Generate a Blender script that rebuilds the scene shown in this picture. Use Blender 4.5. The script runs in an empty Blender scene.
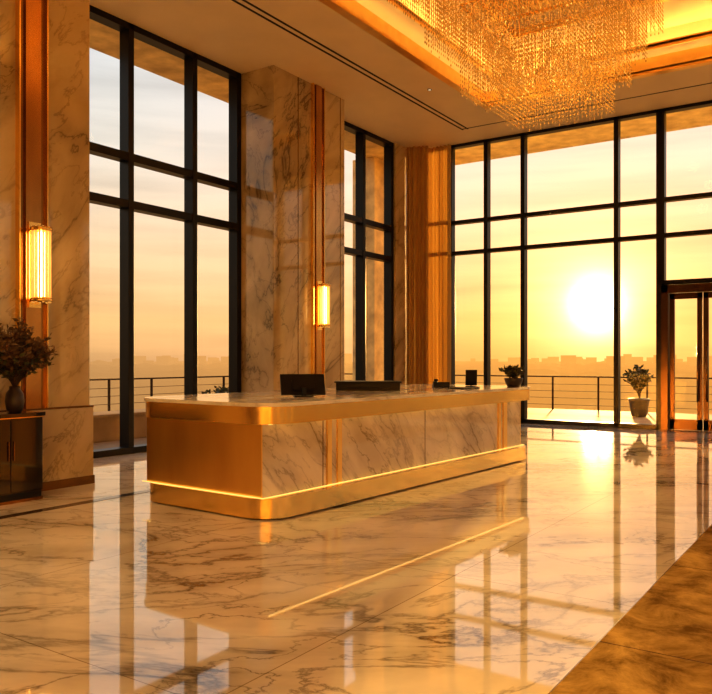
import bpy, math, random
from mathutils import Vector, Matrix, noise
random.seed(7)
S = bpy.context.scene
COL = S.collection
S.view_settings.view_transform = 'Standard'
try: S.view_settings.look = 'Medium High Contrast'
except Exception as ex: print('look', ex)

# ------------------------------------------------------------------ materials
def new_mat(name):
    m = bpy.data.materials.new(name); m.use_nodes = True
    nt = m.node_tree
    b = nt.nodes.get('Principled BSDF')
    return m, nt, b

def simple(name, col, rough=0.5, metal=0.0, noise_amt=0.0, nscale=8.0, emis=None, estr=0.0, coat=0.0, stretch=(1,1,1), bump=0.0, spec=0.5):
    m, nt, b = new_mat(name)
    b.inputs['Base Color'].default_value = (*col, 1)
    b.inputs['Roughness'].default_value = rough
    b.inputs['Metallic'].default_value = metal
    b.inputs['Coat Weight'].default_value = coat
    b.inputs['Specular IOR Level'].default_value = spec
    if emis:
        b.inputs['Emission Color'].default_value = (*emis, 1)
        b.inputs['Emission Strength'].default_value = estr
    if noise_amt > 0 or bump > 0:
        tc = nt.nodes.new('ShaderNodeTexCoord'); mp = nt.nodes.new('ShaderNodeMapping')
        mp.inputs['Scale'].default_value = stretch
        n = nt.nodes.new('ShaderNodeTexNoise'); n.inputs['Scale'].default_value = nscale; n.inputs['Detail'].default_value = 6
        nt.links.new(tc.outputs['Object'], mp.inputs['Vector']); nt.links.new(mp.outputs[0], n.inputs['Vector'])
        if noise_amt > 0:
            cr = nt.nodes.new('ShaderNodeValToRGB')
            cr.color_ramp.elements[0].position = 0.3; cr.color_ramp.elements[1].position = 0.7
            cr.color_ramp.elements[0].color = (*[c*(1-noise_amt) for c in col], 1)
            cr.color_ramp.elements[1].color = (*[min(1, c*(1+noise_amt)) for c in col], 1)
            nt.links.new(n.outputs['Fac'], cr.inputs[0]); nt.links.new(cr.outputs[0], b.inputs['Base Color'])
        if bump > 0:
            bp = nt.nodes.new('ShaderNodeBump'); bp.inputs['Strength'].default_value = bump; bp.inputs['Distance'].default_value = 0.01
            nt.links.new(n.outputs['Fac'], bp.inputs['Height']); nt.links.new(bp.outputs[0], b.inputs['Normal'])
    return m

def marble(name, base, base2, vein, scale=1.0, rough=0.08, width=0.035, rot=(0.4,0.5,0.6), stretch=(1,1,0.45), tile=None, spec=0.5, seed=0.0, fine=0.55):
    m, nt, b = new_mat(name)
    N = nt.nodes; L = nt.links
    tc = N.new('ShaderNodeTexCoord'); mp = N.new('ShaderNodeMapping'); mr0 = N.new('ShaderNodeMapping')
    mr0.inputs['Rotation'].default_value = rot
    mp.inputs['Scale'].default_value = tuple(s*scale for s in stretch)
    mp.inputs['Location'].default_value = (seed, seed*0.7, seed*1.3)
    L.new(tc.outputs['Object'], mr0.inputs['Vector']); L.new(mr0.outputs[0], mp.inputs['Vector'])
    def ridge(sc, det, dist, w, pw=1.6):
        n = N.new('ShaderNodeTexNoise'); n.inputs['Scale'].default_value = sc; n.inputs['Detail'].default_value = det
        n.inputs['Distortion'].default_value = dist; n.inputs['Roughness'].default_value = 0.58
        L.new(mp.outputs[0], n.inputs['Vector'])
        s = N.new('ShaderNodeMath'); s.operation = 'SUBTRACT'; s.inputs[1].default_value = 0.5
        a = N.new('ShaderNodeMath'); a.operation = 'ABSOLUTE'
        L.new(n.outputs['Fac'], s.inputs[0]); L.new(s.outputs[0], a.inputs[0])
        r = N.new('ShaderNodeMapRange'); r.inputs['From Max'].default_value = w
        r.inputs['To Min'].default_value = 1.0; r.inputs['To Max'].default_value = 0.0
        L.new(a.outputs[0], r.inputs['Value'])
        p = N.new('ShaderNodeMath'); p.operation = 'POWER'; p.inputs[1].default_value = pw
        L.new(r.outputs[0], p.inputs[0])
        return p
    r1 = ridge(0.9, 9, 0.7, width); r2 = ridge(2.4, 10, 0.5, width*0.8); r3 = ridge(0.9, 9, 0.7, width*4.5, 1.5)
    cl = N.new('ShaderNodeTexNoise'); cl.inputs['Scale'].default_value = 1.1; cl.inputs['Detail'].default_value = 8; cl.inputs['Distortion'].default_value = 0.6
    L.new(mp.outputs[0], cl.inputs['Vector'])
    cr = N.new('ShaderNodeValToRGB'); cr.color_ramp.elements[0].position = 0.36; cr.color_ramp.elements[1].position = 0.62
    cr.color_ramp.elements[0].color = (*base2, 1); cr.color_ramp.elements[1].color = (*base, 1)
    L.new(cl.outputs['Fac'], cr.inputs[0])
    mm = N.new('ShaderNodeMath'); mm.operation = 'MULTIPLY'; mm.inputs[1].default_value = fine
    L.new(r2.outputs[0], mm.inputs[0])
    mx = N.new('ShaderNodeMath'); mx.operation = 'MAXIMUM'
    L.new(r1.outputs[0], mx.inputs[0]); L.new(mm.outputs[0], mx.inputs[1])
    m3 = N.new('ShaderNodeMath'); m3.operation = 'MULTIPLY'; m3.inputs[1].default_value = 0.38
    L.new(r3.outputs[0], m3.inputs[0])
    mxx = N.new('ShaderNodeMath'); mxx.operation = 'MAXIMUM'; L.new(mx.outputs[0], mxx.inputs[0]); L.new(m3.outputs[0], mxx.inputs[1])
    md = N.new('ShaderNodeMapRange'); md.inputs['From Min'].default_value = 0.38; md.inputs['From Max'].default_value = 0.6
    md.inputs['To Min'].default_value = 1.0; md.inputs['To Max'].default_value = 0.3
    L.new(cl.outputs['Fac'], md.inputs['Value'])
    mk = N.new('ShaderNodeMath'); mk.operation = 'MULTIPLY'
    L.new(mxx.outputs[0], mk.inputs[0]); L.new(md.outputs[0], mk.inputs[1])
    mix = N.new('ShaderNodeMix'); mix.data_type = 'RGBA'
    L.new(mk.outputs[0], mix.inputs[0]); L.new(cr.outputs[0], mix.inputs[6]); mix.inputs[7].default_value = (*vein, 1)
    out = mix.outputs[2]
    if tile:
        br = N.new('ShaderNodeTexBrick'); br.offset = 0.0
        br.inputs['Scale'].default_value = 1.0; br.inputs['Mortar Size'].default_value = 0.004
        br.inputs['Brick Width'].default_value = tile; br.inputs['Row Height'].default_value = tile
        br.inputs['Color1'].default_value = (1,1,1,1); br.inputs['Color2'].default_value = (0.94,0.94,0.94,1); br.inputs['Mortar'].default_value = (0.5,0.45,0.4,1)
        L.new(tc.outputs['Object'], br.inputs['Vector'])
        m2 = N.new('ShaderNodeMix'); m2.data_type = 'RGBA'; m2.blend_type = 'MULTIPLY'; m2.inputs[0].default_value = 1
        L.new(out, m2.inputs[6]); L.new(br.outputs['Color'], m2.inputs[7]); out = m2.outputs[2]
    L.new(out, b.inputs['Base Color'])
    b.inputs['Roughness'].default_value = rough
    b.inputs['Specular IOR Level'].default_value = spec
    return m

def emit(name, col, s):
    m = bpy.data.materials.new(name); m.use_nodes = True; nt = m.node_tree; nt.nodes.clear()
    e = nt.nodes.new('ShaderNodeEmission'); e.inputs[0].default_value = (*col, 1); e.inputs[1].default_value = s
    o = nt.nodes.new('ShaderNodeOutputMaterial'); nt.links.new(e.outputs[0], o.inputs[0])
    return m

def glass_pane(name, tint=(0.98,0.97,0.94)):
    m = bpy.data.materials.new(name); m.use_nodes = True; nt = m.node_tree; nt.nodes.clear()
    t = nt.nodes.new('ShaderNodeBsdfTransparent'); t.inputs[0].default_value = (*tint, 1)
    g = nt.nodes.new('ShaderNodeBsdfGlossy'); g.inputs['Roughness'].default_value = 0.0
    f = nt.nodes.new('ShaderNodeFresnel'); f.inputs[0].default_value = 1.3
    mx = nt.nodes.new('ShaderNodeMixShader'); o = nt.nodes.new('ShaderNodeOutputMaterial')
    nt.links.new(f.outputs[0], mx.inputs[0]); nt.links.new(t.outputs[0], mx.inputs[1]); nt.links.new(g.outputs[0], mx.inputs[2]); nt.links.new(mx.outputs[0], o.inputs[0])
    return m

M_WALL = marble('wall_marble', (0.64,0.50,0.30), (0.43,0.32,0.175), (0.10,0.065,0.033), scale=0.8, rough=0.05, width=0.026, stretch=(1,1,0.42), rot=(0.75,0.2,0.3), spec=0.85, fine=0.7)
M_FLOOR = marble('floor_marble', (0.94,0.85,0.69), (0.76,0.66,0.50), (0.085,0.06,0.035), scale=0.8, rough=0.03, width=0.034, stretch=(1,0.5,1), rot=(0,0,0.9), tile=2.4, spec=1.0, fine=0.85)
M_DESK = marble('desk_marble', (0.88,0.77,0.59), (0.66,0.55,0.39), (0.24,0.17,0.10), scale=1.1, rough=0.06, width=0.034, stretch=(1.6,1,0.55), rot=(0,0.85,0), seed=3.3, fine=0.75)
M_TOP = marble('counter_marble', (0.90,0.84,0.72), (0.82,0.74,0.62), (0.5,0.4,0.3), scale=1.5, rough=0.10, width=0.02)
M_BRONZE = simple('polished_bronze', (1.0,0.65,0.22), 0.20, 1.0, 0.04, 6)
M_BRONZE_B = simple('brushed_bronze', (1.0,0.57,0.18), 0.36, 1.0, 0.12, 3.0, stretch=(1,1,0.25))
M_INLAY = simple('satin_gold_inlay', (1.0,0.62,0.20), 0.35, 0.85, 0.05, 6)
M_BRONZE_P = simple('pilaster_bronze', (0.55,0.29,0.10), 0.22, 1.0, 0.25, 2.0, stretch=(1,1,0.3))
M_BRONZE_D = simple('dark_bronze', (0.26,0.14,0.05), 0.25, 1.0, 0.1, 6)
M_CEIL = simple('ceiling_plaster', (0.82,0.67,0.44), 0.5, 0, 0.03, 2)
M_GOLDLEAF = simple('gold_leaf', (0.95,0.62,0.22), 0.28, 0.9, 0.08, 5)
M_FRAME = simple('window_frame_metal', (0.018,0.016,0.015), 0.35, 0.6, 0.1, 5)
M_DOORF = simple('door_frame_bronze', (0.09,0.045,0.022), 0.3, 0.7, 0.1, 5)
M_RAIL = simple('railing_matte', (0.06,0.035,0.018), 0.9, 0, 0.1, 5, spec=0.05)
M_GLASS = glass_pane('window_glass')
M_BLACK = simple('black_lacquer', (0.012,0.011,0.011), 0.12, 0, 0.1, 5, coat=0.5)
M_SLOT = simple('slot_black', (0.01,0.009,0.008), 0.6, 0, 0.1, 5)
M_SCREEN = simple('screen_black', (0.010,0.010,0.012), 0.35, 0, 0.1, 3, spec=0.3)
M_SOFFIT = simple('soffit_travertine', (0.85,0.55,0.22), 0.55, 0, 0.3, 3, bump=0.2)
M_STONE = simple('terrace_stone', (0.36,0.24,0.14), 0.8, 0, 0.15, 2, spec=0.03)
M_BROWN = simple('inlay_brown', (0.07,0.04,0.022), 0.1, 0, 0.3, 6)
M_LED = emit('led_warm', (1.0,0.56,0.14), 1.5)
M_LEDT = emit('led_warm_under_counter', (1.0,0.58,0.17), 2.6)
M_COVE = emit('cove_led', (1.0,0.60,0.18), 22)
M_COVE2 = emit('cove_led_low', (1.0,0.60,0.18), 13)
M_DOWN = emit('downlight_lamp', (1.0,0.72,0.40), 0.7)
M_LEAF = simple('leaf_green', (0.07,0.07,0.018), 0.5, 0, 0.4, 9)
M_LEAFD = simple('leaf_dried', (0.14,0.075,0.025), 0.6, 0, 0.4, 9)
M_STEM = simple('stem', (0.07,0.04,0.02), 0.7, 0, 0.2, 9)
M_POT = simple('pot_ceramic', (0.05,0.035,0.028), 0.3, 0, 0.15, 6)

# ------------------------------------------------------------------ mesh builder
class MB:
    def __init__(s): s.v=[]; s.f=[]; s.m=[]; s.mats=[]; s.sm=[]
    def mi(s, mat):
        if mat not in s.mats: s.mats.append(mat)
        return s.mats.index(mat)
    def add(s, vs, fs, mat, smooth=False, M=None):
        o=len(s.v); k=s.mi(mat)
        for p in vs:
            p=Vector(p)
            if M is not None: p = M @ p
            s.v.append(tuple(p))
        for f in fs: s.f.append(tuple(i+o for i in f)); s.m.append(k); s.sm.append(smooth)
    def box(s,x0,x1,y0,y1,z0,z1,mat,M=None):
        vs=[(x0,y0,z0),(x1,y0,z0),(x1,y1,z0),(x0,y1,z0),(x0,y0,z1),(x1,y0,z1),(x1,y1,z1),(x0,y1,z1)]
        fs=[(0,3,2,1),(4,5,6,7),(0,1,5,4),(1,2,6,5),(2,3,7,6),(3,0,4,7)]
        s.add(vs,fs,mat,False,M)
    def prism(s,poly,z0,z1,mat,M=None):
        n=len(poly)
        vs=[(x,y,z0) for x,y in poly]+[(x,y,z1) for x,y in poly]
        fs=[tuple(reversed(range(n))), tuple(range(n,2*n))]
        s.add(vs,fs,mat,False,M)
        s.add(vs,[(i,(i+1)%n,n+(i+1)%n,n+i) for i in range(n)],mat,True,M)
    def lathe(s,prof,c,mat,n=24,M=None,smooth=True):
        vs=[];fs=[]
        for r,z in prof:
            for i in range(n):
                a=2*math.pi*i/n; vs.append((c[0]+r*math.cos(a),c[1]+r*math.sin(a),c[2]+z))
        for j in range(len(prof)-1):
            for i in range(n):
                k=(i+1)%n; fs.append((j*n+i,j*n+k,(j+1)*n+k,(j+1)*n+i))
        fs.append(tuple(reversed(range(n)))); fs.append(tuple(range((len(prof)-1)*n,len(prof)*n)))
        s.add(vs,fs,mat,smooth,M)
    def cyl(s,c,r,z0,z1,mat,n=16,M=None): s.lathe([(r,z0),(r,z1)],(c[0],c[1],0),mat,n,M)
    def tube(s,pts,r,mat,n=5):
        pts=[Vector(p) for p in pts]; vs=[];fs=[]
        for j,p in enumerate(pts):
            d=(pts[min(j+1,len(pts)-1)]-pts[max(j-1,0)]).normalized()
            a=d.orthogonal().normalized(); b=d.cross(a)
            rr=r*(1-0.5*j/len(pts))
            for i in range(n):
                t=2*math.pi*i/n; vs.append(tuple(p+a*rr*math.cos(t)+b*rr*math.sin(t)))
        for j in range(len(pts)-1):
            for i in range(n):
                k=(i+1)%n; fs.append((j*n+i,j*n+k,(j+1)*n+k,(j+1)*n+i))
        s.add(vs,fs,mat,True)
    def build(s,name,parent=None,bevel=0,loc=None,rotz=0):
        me=bpy.data.meshes.new(name); me.from_pydata(s.v,[],s.f)
        for m in s.mats: me.materials.append(m)
        me.polygons.foreach_set('material_index',s.m); me.polygons.foreach_set('use_smooth',s.sm)
        me.update()
        ob=bpy.data.objects.new(name,me); COL.objects.link(ob)
        if loc: ob.location=loc
        ob.rotation_euler[2]=rotz
        if parent: ob.parent=parent
        if bevel:
            b=ob.modifiers.new('bevel','BEVEL'); b.width=bevel; b.segments=2; b.limit_method='ANGLE'
        return ob

def empty(name, loc=(0,0,0), rotz=0):
    e=bpy.data.objects.new(name,None); COL.objects.link(e); e.location=loc; e.rotation_euler[2]=rotz; e.empty_display_size=0.2
    return e

def rrect(x0,x1,y0,y1,r,n=12):
    out=[]
    for cx,cy,a0 in ((x1-r,y1-r,0),(x0+r,y1-r,90),(x0+r,y0+r,180),(x1-r,y0+r,270)):
        for i in range(n+1):
            a=math.radians(a0+90*i/n); out.append((cx+r*math.cos(a),cy+r*math.sin(a)))
    return out

def foliage(mb, c, h, spread, stems, leaf, mleaf, mstem, leaves=14, droop=0.3):
    for i in range(stems):
        a=random.uniform(0,2*math.pi); rr=spread*math.sqrt(random.random()); hh=h*random.uniform(0.6,1.0)
        p0=Vector(c); tip=Vector((c[0]+rr*math.cos(a),c[1]+rr*math.sin(a),c[2]+hh*(1-droop*rr/spread)))
        mid=(p0+tip)/2+Vector((-0.25*rr*math.cos(a),-0.25*rr*math.sin(a),0.12*h))
        pts=[]
        for k in range(7):
            t=k/6; pts.append((1-t)**2*p0+2*t*(1-t)*mid+t*t*tip)
        mb.tube(pts,0.004*max(1,h/0.6),mstem,4)
        for j in range(leaves):
            t=0.3+0.7*random.random(); k=min(5,int(t*6)); p=pts[k].lerp(pts[k+1],t*6-k)
            d=Vector((random.uniform(-1,1),random.uniform(-1,1),random.uniform(-0.3,0.9))).normalized()
            l=leaf*random.uniform(0.6,1.3); sd=d.orthogonal().normalized()
            sd=(Matrix.Rotation(random.uniform(0,6.28),3,d)@sd); nn=d.cross(sd)
            q=p+d*l*0.15
            vs=[p,q+d*l*0.35+sd*l*0.28-nn*l*0.05,p+d*l*1.1,q+d*l*0.35-sd*l*0.28-nn*l*0.05,q+d*l*0.35+nn*l*0.06]
            mb.add(vs,[(0,1,4),(1,2,4),(2,3,4),(3,0,4)],mleaf,True)

H=6.9
# ------------------------------------------------------------------ floor
b=MB(); b.box(-10.1,8,-6,17.5,-0.12,0,M_FLOOR); b.build('floor')
b=MB(); b.box(-6.92,-6.80,-6,17.2,0,0.003,M_BROWN); b.build('trim_floor_inlay')
# honed brown stone border, laid in slabs
M_RUG, nt, bs = new_mat('honed_brown_stone')
N=nt.nodes; L=nt.links
tc=N.new('ShaderNodeTexCoord'); n1=N.new('ShaderNodeTexNoise'); n1.inputs['Scale'].default_value=3.2; n1.inputs['Detail'].default_value=11; n1.inputs['Distortion'].default_value=0.5; n1.inputs['Roughness'].default_value=0.72
L.new(tc.outputs['Object'],n1.inputs['Vector'])
cr=N.new('ShaderNodeValToRGB'); cr.color_ramp.elements[0].position=0.36; cr.color_ramp.elements[1].position=0.62
cr.color_ramp.elements[0].color=(0.18,0.105,0.03,1); cr.color_ramp.elements[1].color=(0.58,0.38,0.125,1)
L.new(n1.outputs['Fac'],cr.inputs[0]); L.new(cr.outputs[0],bs.inputs['Base Color'])
bs.inputs['Roughness'].default_value=0.9; bs.inputs['Specular IOR Level'].default_value=0.0
b=MB()
yy=-6.0
for y1 in (-3.2,-1.37,0.46,2.28,4.10,5.92,7.74,9.56,11.38,13.2,15.0):
    xx=-1.2
    for x1 in (0.6,2.4,4.2):
        b.box(xx+0.006,x1-0.006,yy+0.006,y1-0.006,0,0.004,M_RUG); xx=x1
    yy=y1
b.box(-1.2,4.2,-6,15.0,0,0.002,M_BROWN)
b.build('trim_floor_border')

# ------------------------------------------------------------------ walls
b=MB()
b.box(-10.1,-7.9,-6,5.93,0,H,M_WALL)
b.box(-7.9,-7.894,4.344,4.356,0.95,H,M_BRONZE_D)
b.box(-7.9,-7.86,-6,5.955,0,0.93,M_WALL); b.box(-7.9,-7.855,-6,5.96,0.93,0.95,M_BRONZE_D)
b.box(-7.9,-7.845,-6,5.965,0,0.10,M_BRONZE_D)
b.box(-7.9,-7.86,4.97,5.30,0.95,H,M_BRONZE_D); b.box(-7.86,-7.83,5.04,5.23,0.95,H,M_BRONZE_P)
b.box(-7.9,-7.82,4.955,4.97,0.95,H,M_BRONZE); b.box(-7.9,-7.82,5.30,5.315,0.95,H,M_BRONZE)
b.build('wall_left')
b=MB(); b.box(-10.1,-9.06,10.78,13.05,0,H,M_WALL)
b.box(-9.06,-9.03,10.75,13.08,0,0.12,M_WALL)
for y in (11.5,12.9): b.box(-9.06,-9.054,y-0.008,y+0.008,0.12,H,M_BRONZE_D)
b.box(-9.06,-9.03,11.92,12.26,0.12,H,M_BRONZE_D); b.box(-9.03,-9.0,12.0,12.18,0.12,H,M_BRONZE_P)
b.box(-9.06,-8.99,11.905,11.925,0.12,H,M_BRONZE); b.box(-9.06,-8.99,12.255,12.275,0.12,H,M_BRONZE)
b.build('marble_column')
b=MB(); b.box(-10.1,-9.8,16.35,17.5,0,H,M_WALL); b.build('wall_left_corner')
b=MB()
for y0,y1 in ((-6,-4),(0.5,2.0),(6.0,7.5),(11.5,13.0),(16.6,17.5)):  # wide gaps between piers, left open for the added fill glazing
    b.box(8,8.4,y0,y1,0,H,M_WALL); b.box(7.97,8,(y0+y1)/2-0.12,(y0+y1)/2+0.12,0,H,M_BRONZE_P)
b.build('wall_right')
b=MB(); b.box(-10.1,8.4,-6.2,-6,0,H,M_WALL)
for x in (-7,-3,1,5): b.box(x-0.15,x+0.15,-6,-5.96,0,H,M_BRONZE_B)
b.build('wall_rear')

# ------------------------------------------------------------------ windows (left / added right, for fill)
def side_window(name, ys, zs, x=-9.95, w=0.11, d=0.22):
    e=empty(name); b=MB()
    for i,y in enumerate(ys): b.box(x-d/2,x+d/2,y-w/2,y+w/2,0,H,M_FRAME)
    for z,t in zs: b.box(x-d/2+0.01,x+d/2-0.01,ys[0],ys[-1],z-t/2,z+t/2,M_FRAME)
    b.box(x-d/2,x+d/2+0.02,ys[0],ys[-1],0,0.10,M_FRAME); b.box(x-d/2,x+d/2,ys[0],ys[-1],H-0.10,H,M_FRAME)
    b.build('frame',e,0.004)
    g=MB(); g.add([(x,ys[0],0.1),(x,ys[-1],0.1),(x,ys[-1],H-0.1),(x,ys[0],H-0.1)],[(0,1,2,3)],M_GLASS); g.build('glass',e)
side_window('window_1',[5.99,6.8,8.18,9.58,10.71],[(4.76,0.13),(4.0,0.13)])
side_window('window_2',[13.13,13.6,15.0,16.27],[(4.76,0.13),(4.0,0.13)])
for i,(y0,y1) in enumerate(((-3.94,0.44),(2.06,5.94),(7.56,11.44),(13.06,16.54))):  # unseen right-wall glazing, added to let sky fill onto desk and floor
    side_window('window_%d'%(6+i),[y0,y0+(y1-y0)/3,y0+2*(y1-y0)/3,y1],[(4.76,0.13),(4.0,0.13)],x=8.2)

y=17.4; d=0.2
def back_window(name, xs, z0, zs):
    e=empty(name); b=MB()
    for x in xs: b.box(x-0.05,x+0.05,y-d/2,y+d/2,z0,H,M_FRAME)
    for z,t in zs: b.box(xs[0],xs[-1],y-d/2+0.01,y+d/2-0.01,z-t/2,z+t/2,M_FRAME)
    b.box(xs[0],xs[-1],y-d/2,y+d/2,z0,z0+0.10,M_FRAME); b.box(xs[0],xs[-1],y-d/2,y+d/2,H-0.07,H,M_FRAME)
    b.build('frame',e,0.004)
    g=MB(); g.add([(xs[0],y,z0+0.1),(xs[-1],y,z0+0.1),(xs[-1],y,H-0.1),(xs[0],y,H-0.1)],[(0,1,2,3)],M_GLASS); g.build('glass',e)
zz=((4.95,0.09),(4.18,0.09))
back_window('window_3',[-9.75,-8.78,-7.81,-6.86,-4.68,-3.78],0,zz)
back_window('window_4',[-2.04,-1.14,1.04,1.99,2.94,5.12,6.02,7.95],0,zz)
back_window('window_5',[-3.71,-2.11],3.11,zz)
e=empty('door_1'); b=MB()
b.box(-3.72,-3.58,y-0.16,y+0.12,0,3.1,M_DOORF); b.box(-2.24,-2.10,y-0.16,y+0.12,0,3.1,M_DOORF); b.box(-3.72,-2.10,y-0.16,y+0.12,2.93,3.1,M_DOORF)
b.box(-3.72,-2.10,y-0.16,y+0.12,0,0.015,M_DOORF)
b.build('door_frame',e,0.005)
for nm,x0,x1,hx in (('leaf_left',-3.57,-2.92,-3.0),('leaf_right',-2.90,-2.25,-2.82)):
    b=MB()
    b.box(x0,x0+0.10,y-0.04,y+0.03,0.02,2.92,M_DOORF); b.box(x1-0.10,x1,y-0.04,y+0.03,0.02,2.92,M_DOORF)
    b.box(x0,x1,y-0.04,y+0.03,0.02,0.24,M_DOORF); b.box(x0,x1,y-0.04,y+0.03,2.80,2.92,M_DOORF)
    b.add([(x0,y,0.2),(x1,y,0.2),(x1,y,2.85),(x0,y,2.85)],[(0,1,2,3)],M_GLASS)
    b.cyl((hx,y-0.10),0.02,0.62,1.80,M_BRONZE_D,12)
    for z in (0.75,1.65): b.box(hx-0.012,hx+0.012,y-0.10,y-0.04,z-0.012,z+0.012,M_BRONZE_D)
    b.build(nm,e)

# ------------------------------------------------------------------ ceiling
TX0,TX1,TY0,TY1=-6.8,-1.4,5.7,15.1
b=MB()
zt=H+0.1
b.box(-9.95,TX0,-6,17.4,H,zt,M_CEIL); b.box(TX1,8.4,-6,17.4,H,zt,M_CEIL)
b.box(TX0,TX1,-6,TY0,H,zt,M_CEIL); b.box(TX0,TX1,TY1,17.4,H,zt,M_CEIL)
def ring(b,x0,x1,y0,y1,w,z0,z1,mat):
    b.box(x0-w,x0,y0-w,y1+w,z0,z1,mat); b.box(x1,x1+w,y0-w,y1+w,z0,z1,mat)
    b.box(x0,x1,y0-w,y0,z0,z1,mat); b.box(x0,x1,y1,y1+w,z0,z1,mat)
ring(b,TX0,TX1,TY0,TY1,0.05,H-0.02,H+0.32,M_GOLDLEAF)
l=0.10
ring(b,TX0+l,TX1-l,TY0+l,TY1-l,l,H-0.02,H+0.03,M_GOLDLEAF)
a=0.50
ring(b,TX0+a,TX1-a,TY0+a,TY1-a,a,H+0.32,H+0.36,M_CEIL)
ring(b,TX0+a,TX1-a,TY0+a,TY1-a,0.03,H+0.27,H+0.39,M_GOLDLEAF)
b.box(TX0-0.1,TX1+0.1,TY0-0.1,TY1+0.1,H+0.80,H+0.85,M_CEIL)
ring(b,TX0,TX1,TY0,TY1,0.1,H+0.32,H+0.84,M_CEIL)
ring(b,TX0+1.25,TX1-1.25,TY0+1.5,TY1-1.5,0.10,H+0.68,H+0.80,M_GOLDLEAF)
b.box(-9.95,8.4,-6,17.4,H+0.86,H+0.95,M_CEIL)
b.build('ceiling')
b=MB()
ring(b,TX0+0.14,TX1-0.14,TY0+0.14,TY1-0.14,0.05,H+0.365,H+0.385,M_COVE)
ring(b,TX0+0.05,TX1-0.05,TY0+0.05,TY1-0.05,0.03,H+0.032,H+0.045,M_COVE2)
b.build('cove_light_strip')
b=MB()
for x in (-7.93,-7.80): b.box(x-0.022,x+0.022,-5,16.3,H-0.004,H+0.001,M_SLOT)
b.box(-7.95,8,16.22,16.26,H-0.004,H+0.001,M_SLOT)
b.build('trim_ceiling_slot')
dl=empty('ceiling_downlights'); b=MB()
for (x,y_) in [(-7.3,13.5),(-2.4,15.8),(2,15.8),(3,12),(3,8),(3,4),(3,0),(-3,2),(-3,-2),(-6.2,3.6),(-6.2,1.2)]:
    b.lathe([(0.045,-0.006),(0.05,0)],(x,y_,H),M_FRAME,20); b.lathe([(0.03,-0.009),(0.03,-0.006)],(x,y_,H),M_DOWN,16)
b.build('fittings',dl)
for i,(x,y_) in enumerate(((-6.2,3.6),(-6.2,1.2),(-3,2))):  # out-of-view fill spots, added to brighten the desk end and left wall
    ld=bpy.data.lights.new('fill_spot','SPOT'); ld.energy=260; ld.color=(1,0.68,0.32); ld.spot_size=math.radians(95); ld.spot_blend=0.9; ld.shadow_soft_size=0.06
    lo=bpy.data.objects.new('fill_spot_%d'%(i+1),ld); COL.objects.link(lo); lo.location=(x,y_,H-0.02); lo.parent=dl

# ------------------------------------------------------------------ chandelier
M_CRY, nt, bs = new_mat('crystal_beads')
bs.inputs['Base Color'].default_value=(0.80,0.58,0.24,1); bs.inputs['Metallic'].default_value=0.7; bs.inputs['Roughness'].default_value=0.18
bs.inputs['Emission Color'].default_value=(1.0,0.60,0.16,1); bs.inputs['Emission Strength'].default_value=0.04
ch=empty('chandelier',(0,0,0))
fr=MB(); st=MB()
tiers=[((-5.5,-2.75),(8.0,12.9),6.72),((-5.28,-2.95),(8.6,12.7),6.25),((-5.05,-3.12),(9.2,12.4),5.78),((-4.85,-3.30),(9.9,12.1),5.30)]
ZT=7.6
fr.box(-5.55,-2.7,7.9,13.0,ZT,ZT+0.07,M_GOLDLEAF)
def strand(x,y,z0,z1):
    z=z1; sp=0.066
    while z>z0:
        r=0.0092*random.uniform(0.8,1.3); hh=0.028
        a0=random.random()*1.5
        vs=[(x,y,z+hh),(x,y,z-hh)]+[(x+r*math.cos(a0+k*math.pi/2),y+r*math.sin(a0+k*math.pi/2),z) for k in range(4)]
        st.add(vs,[(0,2,3),(0,3,4),(0,4,5),(0,5,2),(1,3,2),(1,4,3),(1,5,4),(1,2,5)],M_CRY)
        z-=sp
for ti,((x0,x1),(y0,y1),zb) in enumerate(tiers):
    for k in range(2 if ti<3 else 5):
        o=k*0.11 if ti<3 else k*0.15
        X0,X1,Y0,Y1=x0+o,x1-o,y0+o,y1-o
        if X1-X0<0.1: break
        per=[]
        nx=int((X1-X0)/0.06); ny=int((Y1-Y0)/0.06)
        for i in range(nx+1):
            xx=X0+(X1-X0)*i/nx; per+= [(xx,Y0),(xx,Y1)]
        for i in range(1,ny):
            yy=Y0+(Y1-Y0)*i/ny; per+= [(X0,yy),(X1,yy)]
        for (xx,yy) in per:
            z0=zb+0.04*k+random.uniform(-0.012,0.012)
            strand(xx+random.uniform(-0.004,0.004),yy+random.uniform(-0.004,0.004),z0,min(ZT,zb+1.25) if k==0 else min(ZT,zb+0.8))
    ring(fr,x0,x1,y0,y1,0.012,min(ZT-0.03,zb+1.25),min(ZT,zb+1.28),M_GOLDLEAF)
    for (xx,yy) in ((x0,y0),(x0,y1),(x1,y0),(x1,y1)):
        fr.cyl((xx,yy),0.006,min(ZT-0.03,zb+1.25),ZT,M_GOLDLEAF,6)
fr.build('frame',ch); st.build('crystal_strands',ch)
for i,(x,yy,z) in enumerate(((-4.1,9.2,6.9),(-4.1,11.8,6.9),(-4.0,11.0,5.85))):
    ld=bpy.data.lights.new('lamp','POINT'); ld.energy=6; ld.color=(1,0.64,0.28); ld.shadow_soft_size=0.15
    lo=bpy.data.objects.new('lamp_%d'%(i+1),ld); COL.objects.link(lo); lo.location=(x,yy,z); lo.parent=ch

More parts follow.
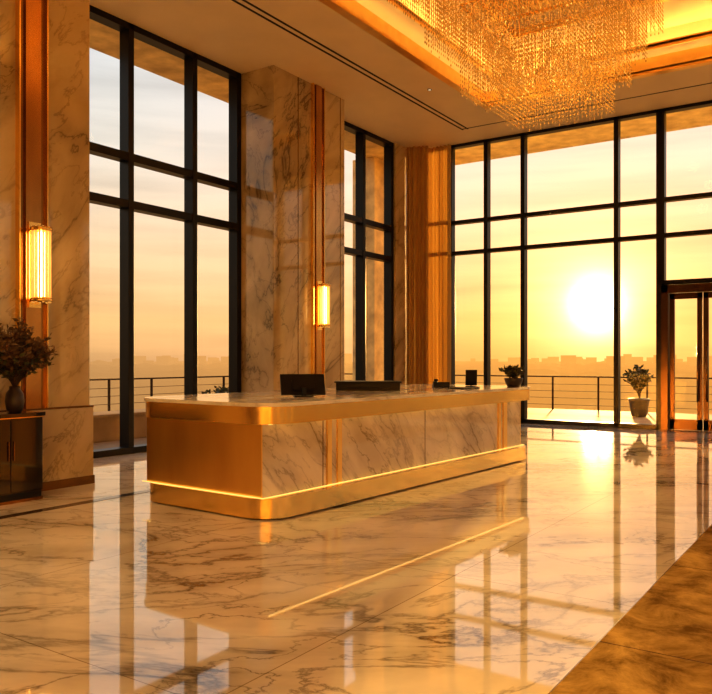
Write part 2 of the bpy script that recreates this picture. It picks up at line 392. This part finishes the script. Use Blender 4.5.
# ------------------------------------------------------------------ reception desk
RZ=math.radians(87)
desk=empty('reception_desk',(-4.57,5.38,0),RZ)
LN=5.80; DP=1.93
b=MB()
b.prism(rrect(0.06,LN-0.06,0.05,DP-0.05,0.28),0.0,0.015,M_SLOT)
b.prism(rrect(0,LN,0,DP,0.32),0.015,0.205,M_BRONZE)
b.build('plinth',desk,0.006)
b=MB()
b.box(0.075,LN-0.09,0.16,DP-0.08,0.205,0.91,M_DESK)
b.box(0.06,0.075,0.16,DP-0.08,0.205,0.91,M_BRONZE_B)
b.box(LN-0.09,LN-0.075,0.16,DP-0.08,0.205,0.91,M_BRONZE_B)
b.build('body',desk,0.003)
b=MB()
for x0,x1 in ((1.02,1.09),(1.19,1.26),(4.94,5.02),(5.10,5.22)): b.box(x0,x1,0.140,0.16,0.205,0.91,M_INLAY)
for x in (0.96,2.95): b.box(x,x+0.008,0.156,0.16,0.205,0.91,M_BRONZE_D)
b.build('gold_inlays',desk)
b=MB()
b.box(0.03,0.045,0.12,DP-0.04,0.205,0.212,M_LED); b.box(0.03,LN-0.05,0.115,0.13,0.205,0.212,M_LED); b.box(LN-0.055,LN-0.04,0.12,DP-0.04,0.205,0.212,M_LED)
b.box(0.10,LN-0.1,0.10,0.112,0.893,0.90,M_LEDT)
b.build('led_strips',desk)
b=MB()
b.prism(rrect(-0.03,LN+0.10,-0.03,DP+0.06,0.36),0.90,1.065,M_BRONZE)
b.build('counter_band',desk,0.006)
b=MB()
b.prism(rrect(-0.045,LN+0.115,-0.045,DP+0.075,0.375),1.065,1.10,M_TOP)
b.build('countertop',desk,0.006)

# ------------------------------------------------------------------ things on the desk
ZC=1.10
def monitor(name, loc, rz, w, h, tilt=12):
    e=empty(name,loc,math.radians(rz)); b=MB()
    b.prism(rrect(-0.11,0.11,-0.08,0.08,0.03,6),0,0.012,M_SCREEN)
    b.box(-0.025,0.025,-0.012,0.012,0.01,0.10,M_SCREEN); b.build('stand',e,0.002)
    b=MB(); M=Matrix.Translation((0,0.02,0.02))@Matrix.Rotation(math.radians(-tilt),4,'X')
    b.box(-w/2,w/2,-0.014,0.014,0,h,M_SCREEN,M); b.box(-w/2+0.01,w/2-0.01,0.014,0.016,0.01,h-0.01,M_BLACK,M)
    b.box(-w/4,w/4,-0.03,-0.014,h*0.2,h*0.7,M_SCREEN,M); b.build('display',e,0.003)
monitor('computer_monitor',(-5.12,6.60,ZC),48,0.49,0.24,24)
e=empty('document_printer',(-5.55,8.55,ZC),math.radians(32)); b=MB()
b.box(-0.42,0.42,-0.18,0.18,0,0.10,M_SCREEN); b.box(-0.44,0.44,-0.20,0.20,0.10,0.12,M_SCREEN); b.box(-0.3,0.3,-0.24,-0.18,0.03,0.045,M_SCREEN); b.build('housing',e,0.006)
e=empty('desk_telephone',(-5.25,10.05,ZC),math.radians(35)); b=MB()
b.add([(-0.12,-0.1,0),(0.12,-0.1,0),(0.12,0.1,0),(-0.12,0.1,0),(-0.12,-0.1,0.08),(0.12,-0.1,0.08),(0.12,0.1,0.02),(-0.12,0.1,0.02)],[(0,3,2,1),(4,5,6,7),(0,1,5,4),(1,2,6,5),(2,3,7,6),(3,0,4,7)],M_SCREEN)
b.build('base',e,0.004); b=MB(); M=Matrix.Translation((-0.08,0,0.075))@Matrix.Rotation(math.radians(-17),4,'X')
b.box(-0.025,0.025,-0.1,0.1,0,0.02,M_BLACK,M); b.box(-0.028,0.028,-0.105,-0.06,-0.02,0.02,M_BLACK,M); b.box(-0.028,0.028,0.06,0.105,-0.02,0.02,M_BLACK,M); b.build('handset',e,0.004)
e=empty('tablet_stand',(-4.95,10.45,ZC),math.radians(30)); b=MB(); M=Matrix.Rotation(math.radians(14),4,'X')@Matrix.Translation((0,0,0.02))
b.box(-0.085,0.085,-0.006,0.006,0,0.24,M_SCREEN,M); b.build('tablet',e,0.002)
b=MB(); b.prism(rrect(-0.06,0.06,-0.06,0.06,0.02,5),0,0.012,M_SCREEN); b.box(-0.012,0.012,0.0,0.012,0.01,0.12,M_SCREEN); b.build('foot',e)
b=MB(); M=Matrix.Translation((-4.75,9.8,ZC))@Matrix.Rotation(math.radians(80),4,'Z'); b.box(-0.2,0.2,-0.13,0.13,0,0.012,M_BLACK,M); b.box(-0.19,0.19,-0.12,0.12,0.012,0.02,M_TOP,M); b.box(-0.2,0.2,-0.13,0.13,0.02,0.026,M_BLACK,M); b.build('guest_book')
e=empty('potted_plant',(-4.42,10.80,ZC)); b=MB()
b.lathe([(0.09,0),(0.12,0.05),(0.14,0.12),(0.135,0.13),(0.12,0.11)],(0,0,0),M_POT,24); b.build('pot',e)
b=MB(); foliage(b,(0,0,0.10),0.24,0.22,50,0.055,M_LEAF,M_STEM,12); b.build('foliage',e)

# ------------------------------------------------------------------ console + vase
e=empty('console_cabinet',(0,0,0)); b=MB()
X0,X1,Y0,Y1=-7.81,-7.41,3.5,5.0
b.box(X0,X1,Y0,Y1,0.90,0.94,M_BLACK); b.box(X0+0.01,X1-0.02,Y0+0.02,Y1-0.02,0.10,0.885,M_BLACK)
b.box(X0+0.005,X1-0.01,Y0+0.01,Y1-0.01,0.885,0.90,M_BRONZE)
b.build('carcass',e,0.004)
b=MB()
for k in range(4):
    ya=Y0+0.04+k*(Y1-Y0-0.08)/4; yb=ya+(Y1-Y0-0.08)/4-0.01
    b.box(X1-0.02,X1-0.004,ya,yb,0.12,0.87,M_BLACK); b.box(X1-0.004,X1+0.014,yb-0.03 if k%2==0 else ya+0.02,yb-0.02 if k%2==0 else ya+0.03,0.45,0.65,M_BRONZE_D)
b.build('doors',e,0.003)
b=MB()
b.box(X0+0.02,X1-0.03,Y0+0.03,Y1-0.03,0,0.10,M_SLOT); b.box(X0+0.01,X1-0.02,Y0+0.02,Y1-0.02,0.0,0.03,M_BRONZE_D)
b.build('base',e)
e=empty('flower_vase',(-7.60,4.76,0.94)); b=MB()
b.lathe([(0.06,0),(0.085,0.03),(0.10,0.12),(0.09,0.20),(0.055,0.25),(0.06,0.28),(0.052,0.28),(0.04,0.25)],(0,0,0),M_POT,28); b.build('vase',e)
b=MB(); foliage(b,(0,0,0.25),0.92,0.46,80,0.06,M_LEAFD,M_STEM,30,0.5); foliage(b,(0,0,0.25),0.7,0.42,30,0.055,M_LEAF,M_STEM,20,0.5); fo=b.build('dried_flowers',e)
for q in fo.data.vertices:
    if q.co.x < -0.14: q.co.x = -0.14 - min(0.06,(-0.14-q.co.x)*0.15)

# ------------------------------------------------------------------ wall sconces
M_ROD,nt,bs=new_mat('sconce_crystal'); bs.inputs['Base Color'].default_value=(1,0.7,0.3,1); bs.inputs['Roughness'].default_value=0.15
bs.inputs['Emission Color'].default_value=(1.0,0.52,0.12,1); bs.inputs['Emission Strength'].default_value=0.6; bs.inputs['Coat Weight'].default_value=0.6
M_CORE=emit('sconce_lamp',(1.0,0.66,0.28),12)
def sconce(x,y):
    e=empty('wall_sconce',(x,y,2.15)); b=MB()
    b.box(0,0.02,-0.075,0.075,-0.06,0.90,M_BRONZE); 
    for z in (0.0,0.79): b.lathe([(0.115,0),(0.12,0.01),(0.12,0.035),(0.11,0.045)],(0.135,0,z),M_BRONZE,28)
    b.box(0.02,0.06,-0.03,0.03,0.01,0.03,M_BRONZE); b.box(0.02,0.06,-0.03,0.03,0.80,0.82,M_BRONZE)
    b.build('bracket',e)
    b=MB()
    for k in range(16):
        t=2*math.pi*k/16; b.cyl((0.135+0.095*math.cos(t),0.095*math.sin(t)),0.0115,0.02-0.03*(k%2),0.81+0.03*(k%2),M_ROD,8)
    b.build('crystal_rods',e)
    b=MB(); b.cyl((0.135,0),0.035,0.06,0.78,M_CORE,16); b.build('lamp_tube',e)
sconce(-7.83,5.14); sconce(-9.0,12.09)

# ------------------------------------------------------------------ curtains
M_CUR,nt,bs=new_mat('curtain_silk'); N=nt.nodes;L=nt.links
bs.inputs['Base Color'].default_value=(0.54,0.33,0.10,1); bs.inputs['Roughness'].default_value=0.5
tr=N.new('ShaderNodeBsdfTranslucent'); tr.inputs[0].default_value=(0.5,0.28,0.07,1); mx=N.new('ShaderNodeMixShader'); mx.inputs[0].default_value=0.16
out=[n for n in N if n.type=='OUTPUT_MATERIAL'][0]
L.new(bs.outputs[0],mx.inputs[1]); L.new(tr.outputs[0],mx.inputs[2]); L.new(mx.outputs[0],out.inputs[0])
def curtain(name,p0,p1,amp,waves,z0=0.02,z1=H-0.03):
    p0=Vector(p0);p1=Vector(p1); d=(p1-p0); nrm=Vector((-d.y,d.x)).normalized(); n=waves*12; rows=10
    vs=[];fs=[]
    for j in range(rows+1):
        z=z0+(z1-z0)*j/rows
        for i in range(n+1):
            t=i/n; a=amp*(1+0.35*math.sin(t*17+j*0.25))*(0.75+0.25*(1-j/rows))
            ph=2*math.pi*waves*(t+0.03*math.sin(t*9))+0.35*math.sin(j*0.6+t*6)
            p=p0+d*t+nrm*a*math.sin(ph); vs.append((p.x,p.y,z))
    for j in range(rows):
        for i in range(n): k=j*(n+1)+i; fs.append((k,k+1,k+n+2,k+n+1))
    b=MB(); b.add(vs,fs,M_CUR,True); b.build(name)
curtain('curtain',(-9.70,16.74),(-9.20,16.95),0.06,5)
curtain('curtain',(-9.60,17.16),(-8.68,17.14),0.09,8)

# ------------------------------------------------------------------ exterior
b=MB()
b.box(-11.2,-10.15,-6,19.15,H,H+0.9,M_SOFFIT); b.box(-10.15,10,17.55,19.15,H,H+0.9,M_SOFFIT)
b.build('roof_overhang')
b=MB(); b.box(-11.6,-10.9,17.1,17.9,-0.02,H-0.01,M_SOFFIT); b.build('exterior_column')
b=MB(); b.box(-17,-10.1,-8,23.4,-1.2,-0.03,M_STONE); b.box(-10.1,12,17.5,23.4,-1.2,-0.03,M_STONE); b.box(8.4,12,-8,17.5,-1.2,-0.03,M_STONE); b.build('terrace')
def railing(name,p0,p1):
    b=MB(); p0=Vector(p0);p1=Vector(p1); L_=(p1-p0).length; n=int(L_/1.4); d=(p1-p0)/n; a=math.atan2(d.y,d.x)
    for i in range(n+1):
        p=p0+d*i; M=Matrix.Translation((p.x,p.y,-0.03))@Matrix.Rotation(a,4,'Z'); b.box(-0.02,0.02,-0.03,0.03,0,1.0,M_RAIL,M)
    M=Matrix.Translation((p0.x,p0.y,-0.03))@Matrix.Rotation(a,4,'Z')
    b.box(0,L_,-0.03,0.03,1.0,1.04,M_RAIL,M)
    for z in (0.15,0.36,0.57,0.78): b.box(0,L_,-0.006,0.006,z,z+0.012,M_RAIL,M)
    b.build(name)
railing('terrace_railing',(-16.6,23.1),(11.5,23.1)); railing('terrace_railing',(-16.6,-7),(-16.6,23.1))
e=empty('terrace_planter'); b=MB(); b.box(-12.6,-11.9,6.0,16.9,-0.03,0.42,M_STONE); b.box(-12.65,-11.85,5.95,16.95,0.42,0.48,M_STONE); b.build('stone_box',e,0.01)
b=MB()
for k in range(9): foliage(b,(-12.25,12.6+k*0.45,0.45),0.55,0.4,14,0.10,M_LEAF,M_STEM,16)
b.build('shrubs',e)
def pot_plant(x,y,h,nm='potted_shrub'):
    e=empty(nm,(x,y,-0.03)); b=MB(); b.lathe([(0.17,0),(0.2,0.05),(0.26,0.42),(0.28,0.45),(0.27,0.5),(0.23,0.5),(0.22,0.45)],(0,0,0),M_POT,24); b.build('pot',e)
    b=MB(); b.tube([(0,0,0.4),(0.02,0.01,0.6),(0,0,0.8)],0.03,M_STEM,6); foliage(b,(0,0,0.5),h-0.5,0.36,50,0.12,M_LEAF,M_STEM,14); b.build('foliage',e)
pot_plant(-5.15,21.3,1.5); pot_plant(1.5,21.3,1.5)

D=Vector((-0.2962,1.0057,0.0719)).normalized()
# terrain (aerial haze painted in as emission, growing with distance and brighter toward the sun)
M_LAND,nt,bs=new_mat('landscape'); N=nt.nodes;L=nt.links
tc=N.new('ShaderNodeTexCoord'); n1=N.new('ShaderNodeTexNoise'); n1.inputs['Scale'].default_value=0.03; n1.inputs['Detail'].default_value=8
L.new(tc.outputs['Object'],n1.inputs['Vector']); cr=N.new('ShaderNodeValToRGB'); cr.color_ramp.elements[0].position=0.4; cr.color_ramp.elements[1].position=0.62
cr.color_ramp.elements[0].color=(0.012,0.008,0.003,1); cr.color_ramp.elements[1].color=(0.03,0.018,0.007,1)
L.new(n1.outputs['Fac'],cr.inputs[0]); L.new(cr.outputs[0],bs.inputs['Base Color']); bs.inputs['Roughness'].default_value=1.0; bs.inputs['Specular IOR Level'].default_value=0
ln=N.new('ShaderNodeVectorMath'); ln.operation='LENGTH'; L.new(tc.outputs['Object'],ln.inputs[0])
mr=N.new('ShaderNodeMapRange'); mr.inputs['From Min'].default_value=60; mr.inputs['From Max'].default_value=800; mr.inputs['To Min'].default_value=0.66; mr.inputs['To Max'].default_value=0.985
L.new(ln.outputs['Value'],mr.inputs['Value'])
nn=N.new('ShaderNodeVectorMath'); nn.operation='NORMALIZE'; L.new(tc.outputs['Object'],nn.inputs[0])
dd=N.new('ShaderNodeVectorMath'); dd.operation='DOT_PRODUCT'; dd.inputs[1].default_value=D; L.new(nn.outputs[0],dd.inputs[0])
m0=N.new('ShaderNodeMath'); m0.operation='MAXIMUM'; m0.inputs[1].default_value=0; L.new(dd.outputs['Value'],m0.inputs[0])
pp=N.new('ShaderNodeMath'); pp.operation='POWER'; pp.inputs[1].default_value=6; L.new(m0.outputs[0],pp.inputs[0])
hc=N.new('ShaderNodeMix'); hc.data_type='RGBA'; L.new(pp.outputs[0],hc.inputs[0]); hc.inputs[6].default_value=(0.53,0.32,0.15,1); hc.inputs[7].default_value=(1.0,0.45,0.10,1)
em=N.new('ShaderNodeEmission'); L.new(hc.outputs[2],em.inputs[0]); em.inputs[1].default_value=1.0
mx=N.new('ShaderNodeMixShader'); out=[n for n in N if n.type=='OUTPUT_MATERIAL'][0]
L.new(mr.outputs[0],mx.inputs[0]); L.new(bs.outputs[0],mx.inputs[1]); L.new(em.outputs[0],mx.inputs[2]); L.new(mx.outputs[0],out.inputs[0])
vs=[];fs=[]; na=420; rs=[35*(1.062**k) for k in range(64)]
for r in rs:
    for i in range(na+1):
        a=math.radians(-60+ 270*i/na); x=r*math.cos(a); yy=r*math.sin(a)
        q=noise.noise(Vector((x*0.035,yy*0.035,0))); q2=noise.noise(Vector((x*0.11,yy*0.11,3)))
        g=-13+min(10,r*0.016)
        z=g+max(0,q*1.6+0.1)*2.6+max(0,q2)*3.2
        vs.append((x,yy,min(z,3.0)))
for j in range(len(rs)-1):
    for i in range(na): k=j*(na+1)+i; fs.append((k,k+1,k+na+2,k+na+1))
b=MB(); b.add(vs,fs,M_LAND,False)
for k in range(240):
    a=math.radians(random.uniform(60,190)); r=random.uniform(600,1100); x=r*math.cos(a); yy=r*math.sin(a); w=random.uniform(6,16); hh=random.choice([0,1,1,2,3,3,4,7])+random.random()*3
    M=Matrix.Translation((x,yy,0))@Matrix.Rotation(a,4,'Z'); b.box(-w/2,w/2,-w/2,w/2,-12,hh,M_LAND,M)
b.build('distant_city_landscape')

# ------------------------------------------------------------------ sun + sky
sd=bpy.data.lights.new('sun','SUN'); sd.energy=20; sd.color=(1.0,0.60,0.19); sd.angle=math.radians(2.0)
so=bpy.data.objects.new('sun',sd); COL.objects.link(so); so.rotation_euler=D.to_track_quat('Z','Y').to_euler(); so.location=D*40

w=bpy.data.worlds.new('sunset_sky'); S.world=w; w.use_nodes=True; nt=w.node_tree; N=nt.nodes; L=nt.links; N.clear()
tc=N.new('ShaderNodeTexCoord'); sp=N.new('ShaderNodeSeparateXYZ'); L.new(tc.outputs['Generated'],sp.inputs[0])
mr=N.new('ShaderNodeMapRange'); mr.inputs['From Min'].default_value=-0.2; mr.inputs['From Max'].default_value=0.8; L.new(sp.outputs['Z'],mr.inputs['Value'])
cr=N.new('ShaderNodeValToRGB'); L.new(mr.outputs[0],cr.inputs[0]); R=cr.color_ramp
data=[(0.0,(0.25,0.13,0.05)),(0.19,(0.48,0.28,0.12)),(0.205,(0.58,0.34,0.14)),(0.25,(0.74,0.45,0.19)),(0.34,(0.71,0.54,0.34)),(0.46,(0.60,0.61,0.56)),(0.6,(0.50,0.58,0.64)),(1.0,(0.32,0.45,0.70))]
while len(R.elements)<len(data): R.elements.new(0.5)
for el,(p,c) in zip(R.elements,data): el.position=p; el.color=(*c,1)
nrm=N.new('ShaderNodeVectorMath'); nrm.operation='NORMALIZE'; L.new(tc.outputs['Generated'],nrm.inputs[0])
dt=N.new('ShaderNodeVectorMath'); dt.operation='DOT_PRODUCT'; dt.inputs[1].default_value=D; L.new(nrm.outputs[0],dt.inputs[0])
mx0=N.new('ShaderNodeMath'); mx0.operation='MAXIMUM'; mx0.inputs[1].default_value=0; L.new(dt.outputs['Value'],mx0.inputs[0])
cur=cr.outputs[0]
mp=N.new('ShaderNodeMapping'); mp.inputs['Scale'].default_value=(2,2,26); L.new(tc.outputs['Generated'],mp.inputs[0])
cn=N.new('ShaderNodeTexNoise'); cn.inputs['Scale'].default_value=1.6; cn.inputs['Detail'].default_value=6; L.new(mp.outputs[0],cn.inputs['Vector'])
cc=N.new('ShaderNodeMapRange'); cc.inputs['From Min'].default_value=0.4; cc.inputs['From Max'].default_value=0.7; cc.inputs['To Min'].default_value=1.0; cc.inputs['To Max'].default_value=0.84; L.new(cn.outputs['Fac'],cc.inputs['Value'])
for pw,col in ((6,(0.42,0.19,0.11)),(28,(0.18,-0.05,-0.17)),(160,(0.50,0.34,0.16)),(800,(0.9,0.62,0.45)),(4000,(5,4,3))):
    p=N.new('ShaderNodeMath'); p.operation='POWER'; p.inputs[1].default_value=pw; L.new(mx0.outputs[0],p.inputs[0])
    sc=N.new('ShaderNodeVectorMath'); sc.operation='SCALE'; sc.inputs[0].default_value=col; L.new(p.outputs[0],sc.inputs['Scale'])
    ad=N.new('ShaderNodeVectorMath'); ad.operation='ADD'; L.new(cur,ad.inputs[0]); L.new(sc.outputs[0],ad.inputs[1]); cur=ad.outputs[0]
sc=N.new('ShaderNodeVectorMath'); sc.operation='SCALE'; L.new(cur,sc.inputs[0]); L.new(cc.outputs[0],sc.inputs['Scale'])
bg=N.new('ShaderNodeBackground'); bg.inputs[1].default_value=1.15; L.new(sc.outputs[0],bg.inputs[0])
o=N.new('ShaderNodeOutputWorld'); L.new(bg.outputs[0],o.inputs[0])

# ------------------------------------------------------------------ camera
cd=bpy.data.cameras.new('camera'); cd.sensor_width=36; cd.lens=765/712*36; cd.shift_y=13/712; cd.clip_end=3000; cd.clip_start=0.05
co=bpy.data.objects.new('camera',cd); COL.objects.link(co); co.location=(0,0,1.5); co.rotation_euler=(math.radians(90),0,math.radians(33.9))
S.camera=co
